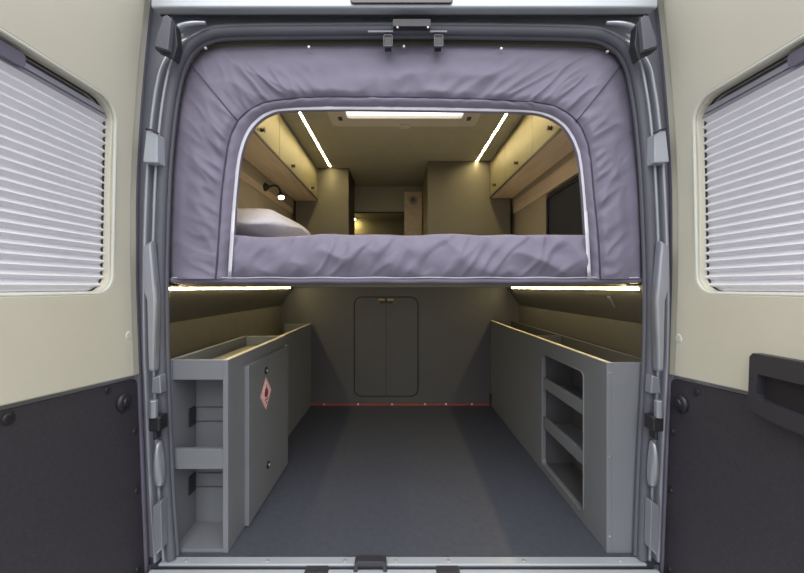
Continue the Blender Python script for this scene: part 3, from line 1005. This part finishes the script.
overhead(-1, 0.66, 1.608, [1.53 - D, 2.01 - D, 2.50 - D, 2.955 - D], [kz(.66, 261, 130), kz(.66, 292, 166), kz(.66, 311.5, 188)], 'khaki overhead cabinet along left wall above the reading lamp', 0.845)
overhead(1, 0.715, 1.587, [1.40 - D, 1.92 - D, 2.40 - D, 2.79 - D], [kz(.715, 551.5, 128), kz(.715, 517.5, 163), kz(.715, 495.5, 185)], 'khaki overhead cabinet along right wall above the dark window', 0.88)
# wood wall bands below the cabinets
struct(MB().box(-0.878, -0.865, 0.2, 2.955 - D, 1.50, 1.60).build('trim_3', 'wood'))
struct(MB().box(0.895, 0.912, 0.2, 2.79 - D, 1.47, 1.58).build('trim_4', 'wood'))
# dark window in the right wall
w1 = struct(MB().plate(rrect(1.45 - D, 2.15 - D, 0.98, 1.435, 0.02), [], YZ(0.900), 0, 0.012).build('window_1', 'blind_dark', bevel=0.003))
MB().plate(rrect(1.43 - D, 2.17 - D, 0.96, 1.455, 0.03), [rrect(1.455 - D, 2.145 - D, 0.985, 1.43, 0.02)], YZ(0.892), 0, 0.012).build('window_frame', 'rubber_dark', w1, bevel=0.002)
# reading lamp
rlp = thing('reading_lamp', 'black gooseneck reading lamp glowing above the pillow', 'lamp', (-0.86, 2.33 - D, 1.55))
bx = Vector((-0.864, 2.33 - D, 1.548))
MB().lathe(bx, (1, 0, 0), [(0, 0.028), (0.010, 0.028), (0.014, 0.020), (0.03, 0.012)], 20).build('lamp_base', 'black', rlp)
neck = catmull([bx + Vector((0.03, 0, 0)), bx + Vector((0.07, -0.02, 0.004)), bx + Vector((0.10, -0.03, -0.01)), bx + Vector((0.115, -0.035, -0.045))], 6)
MB().tube(neck, 0.006, 8).build('gooseneck', 'black', rlp, smooth=True)
hdp = neck[-1]
MB().lathe(hdp, (0.25, -0.4, -1), [(0, 0.009), (0.012, 0.016), (0.038, 0.020)], 18).build('lamp_shade', 'black', rlp)
axn = Vector((0.25, -0.4, -1)).normalized()
MB().lathe(hdp + axn * 0.036, axn, [(0, 0.018), (0.008, 0.017), (0.012, 0.008)], 18).build('bulb', 'bulb', rlp)

# ceiling led strips
for s, x, e, lab in ((-1, -0.548, 2.91, 'glowing ceiling led strip beside the left overhead cabinet'), (1, 0.61, 2.785, 'glowing ceiling led strip beside the right overhead cabinet')):
    r = thing('led_strip', lab, 'led strip', (x, 1.0, ZC))
    MB().box(x - 0.0065, x + 0.0065, 0.12, e - D, ZC - 0.006, ZC - 0.001).build('diffuser', 'led', r)
    m = MB()
    m.box(x - 0.009, x - 0.0065, 0.12, e - D, ZC - 0.008, ZC)
    m.box(x + 0.0065, x + 0.009, 0.12, e - D, ZC - 0.008, ZC)
    m.build('channel', 'alu', r)

# roof light
sk = thing('roof_window', 'white framed roof window glowing with daylight in the ceiling', 'roof window', (0.03, 0.7, ZC))
MB().plate(rrect(-0.385, 0.455, 1.55 - D, 2.13 - D, 0.03), [rrect(-0.285, 0.36, 1.62 - D, 2.03 - D, 0.02)], XY(ZC), -0.030, -0.001).build('frame', 'white', sk, bevel=0.006)
MB().box(-0.29, 0.365, 1.61 - D, 2.04 - D, ZC - 0.014, ZC - 0.006).build('blind', 'sky_panel', sk)
MB().box(0.01, 0.07, 2.10 - D, 2.145 - D, ZC - 0.038, ZC - 0.026).build('catch', 'white', sk, bevel=0.003)
for x in (-0.325, 0.40):
    MB().box(x - 0.012, x + 0.012, 2.01 - D, 2.05 - D, ZC - 0.034, ZC - 0.028).build('latch', 'handle', sk, bevel=0.002)

# tall cabinets facing the bed
def tall(x0, x1, d0, d1, label, wood):
    r = thing('tall_cabinet', label, 'cabinet', ((x0 + x1) / 2, (d0 + d1) / 2 - D, 0.9))
    MB().box(x0, x1, d0 - D + 0.018, d1 - D, 0.90, ZC - 0.002).build('carcass', wood, r, bevel=0.002)
    MB().box(x0, x1, d0 - D, d0 - D + 0.018, 0.90, ZC - 0.004).build('end_panel', 'tall', r, bevel=0.002)
    return r
tall(-0.84, -0.405, 2.955, 3.36, 'narrow olive grey tall cabinet behind left end of the bed', 'dark_edge')
tall(0.232, 0.87, 2.792, 4.1, 'wide olive grey tall cabinet behind right end of the bed', 'khaki')
# over-cab locker and cab wall
oc = thing('front_locker', 'wide taupe overhead locker spanning the far end of the aisle', 'cabinet', (-0.1, 3.5 - D, 1.62))
MB().box(-0.84, 0.228, 3.50 - D, 4.0 - D, 1.63, ZC - 0.002).build('carcass', 'ceil', oc, bevel=0.003)
MB().box(-0.84, 0.228, 3.497 - D, 3.505 - D, 1.618, 1.632).build('edge_strip', 'dark_edge', oc)
wd = MB().box(0.06, 0.228, 3.40 - D, 3.46 - D, 0.90, 1.80)
col = tag(wd.build('wood_panel', 'wood', bevel=0.002), 'narrow oak panel at end of the aisle beside wide tall cabinet', 'panel')
sp = thing('wall_vent', 'small round pale vent on the oak panel', 'vent', (0.142, 3.395 - D, 1.72))  # a small round vent set on the oak panel
MB().lathe((0.142, 3.398 - D, 1.72), (0, -1, 0), [(0, 0.042), (0.008, 0.042), (0.012, 0.034), (0.012, 0.02)], 24).build('rim', 'upper', sp)
MB().lathe((0.142, 3.39 - D, 1.72), (0, -1, 0), [(0, 0.022), (0.006, 0.018), (0.008, 0.008)], 20).build('centre', 'tall', sp)
# small wall lamp that washes the cab wall
cw = MB().box(-0.84, 0.228, 3.86 - D, 3.88 - D, 0.90, 1.628)
tag(cw.build('bulkhead', 'khaki'), 'khaki bulkhead board below front locker at end of the aisle', 'panel')
cl = thing('wall_lamp', 'small warm lamp beside narrow tall cabinet below front locker', 'lamp', (-0.44, 3.7 - D, 1.60))
MB().lathe((-0.47, 3.78 - D, 1.628), (0, 0, -1), [(0, 0.03), (0.012, 0.03), (0.016, 0.026)], 18).build('lamp_body', 'white', cl)
MB().lathe((-0.47, 3.78 - D, 1.612), (0, 0, -1), [(0, 0.024), (0.004, 0.02)], 18).build('bulb', 'bulb_wall', cl)

for o in bpy.data.objects:
    if '_off' in o:
        del o['_off']
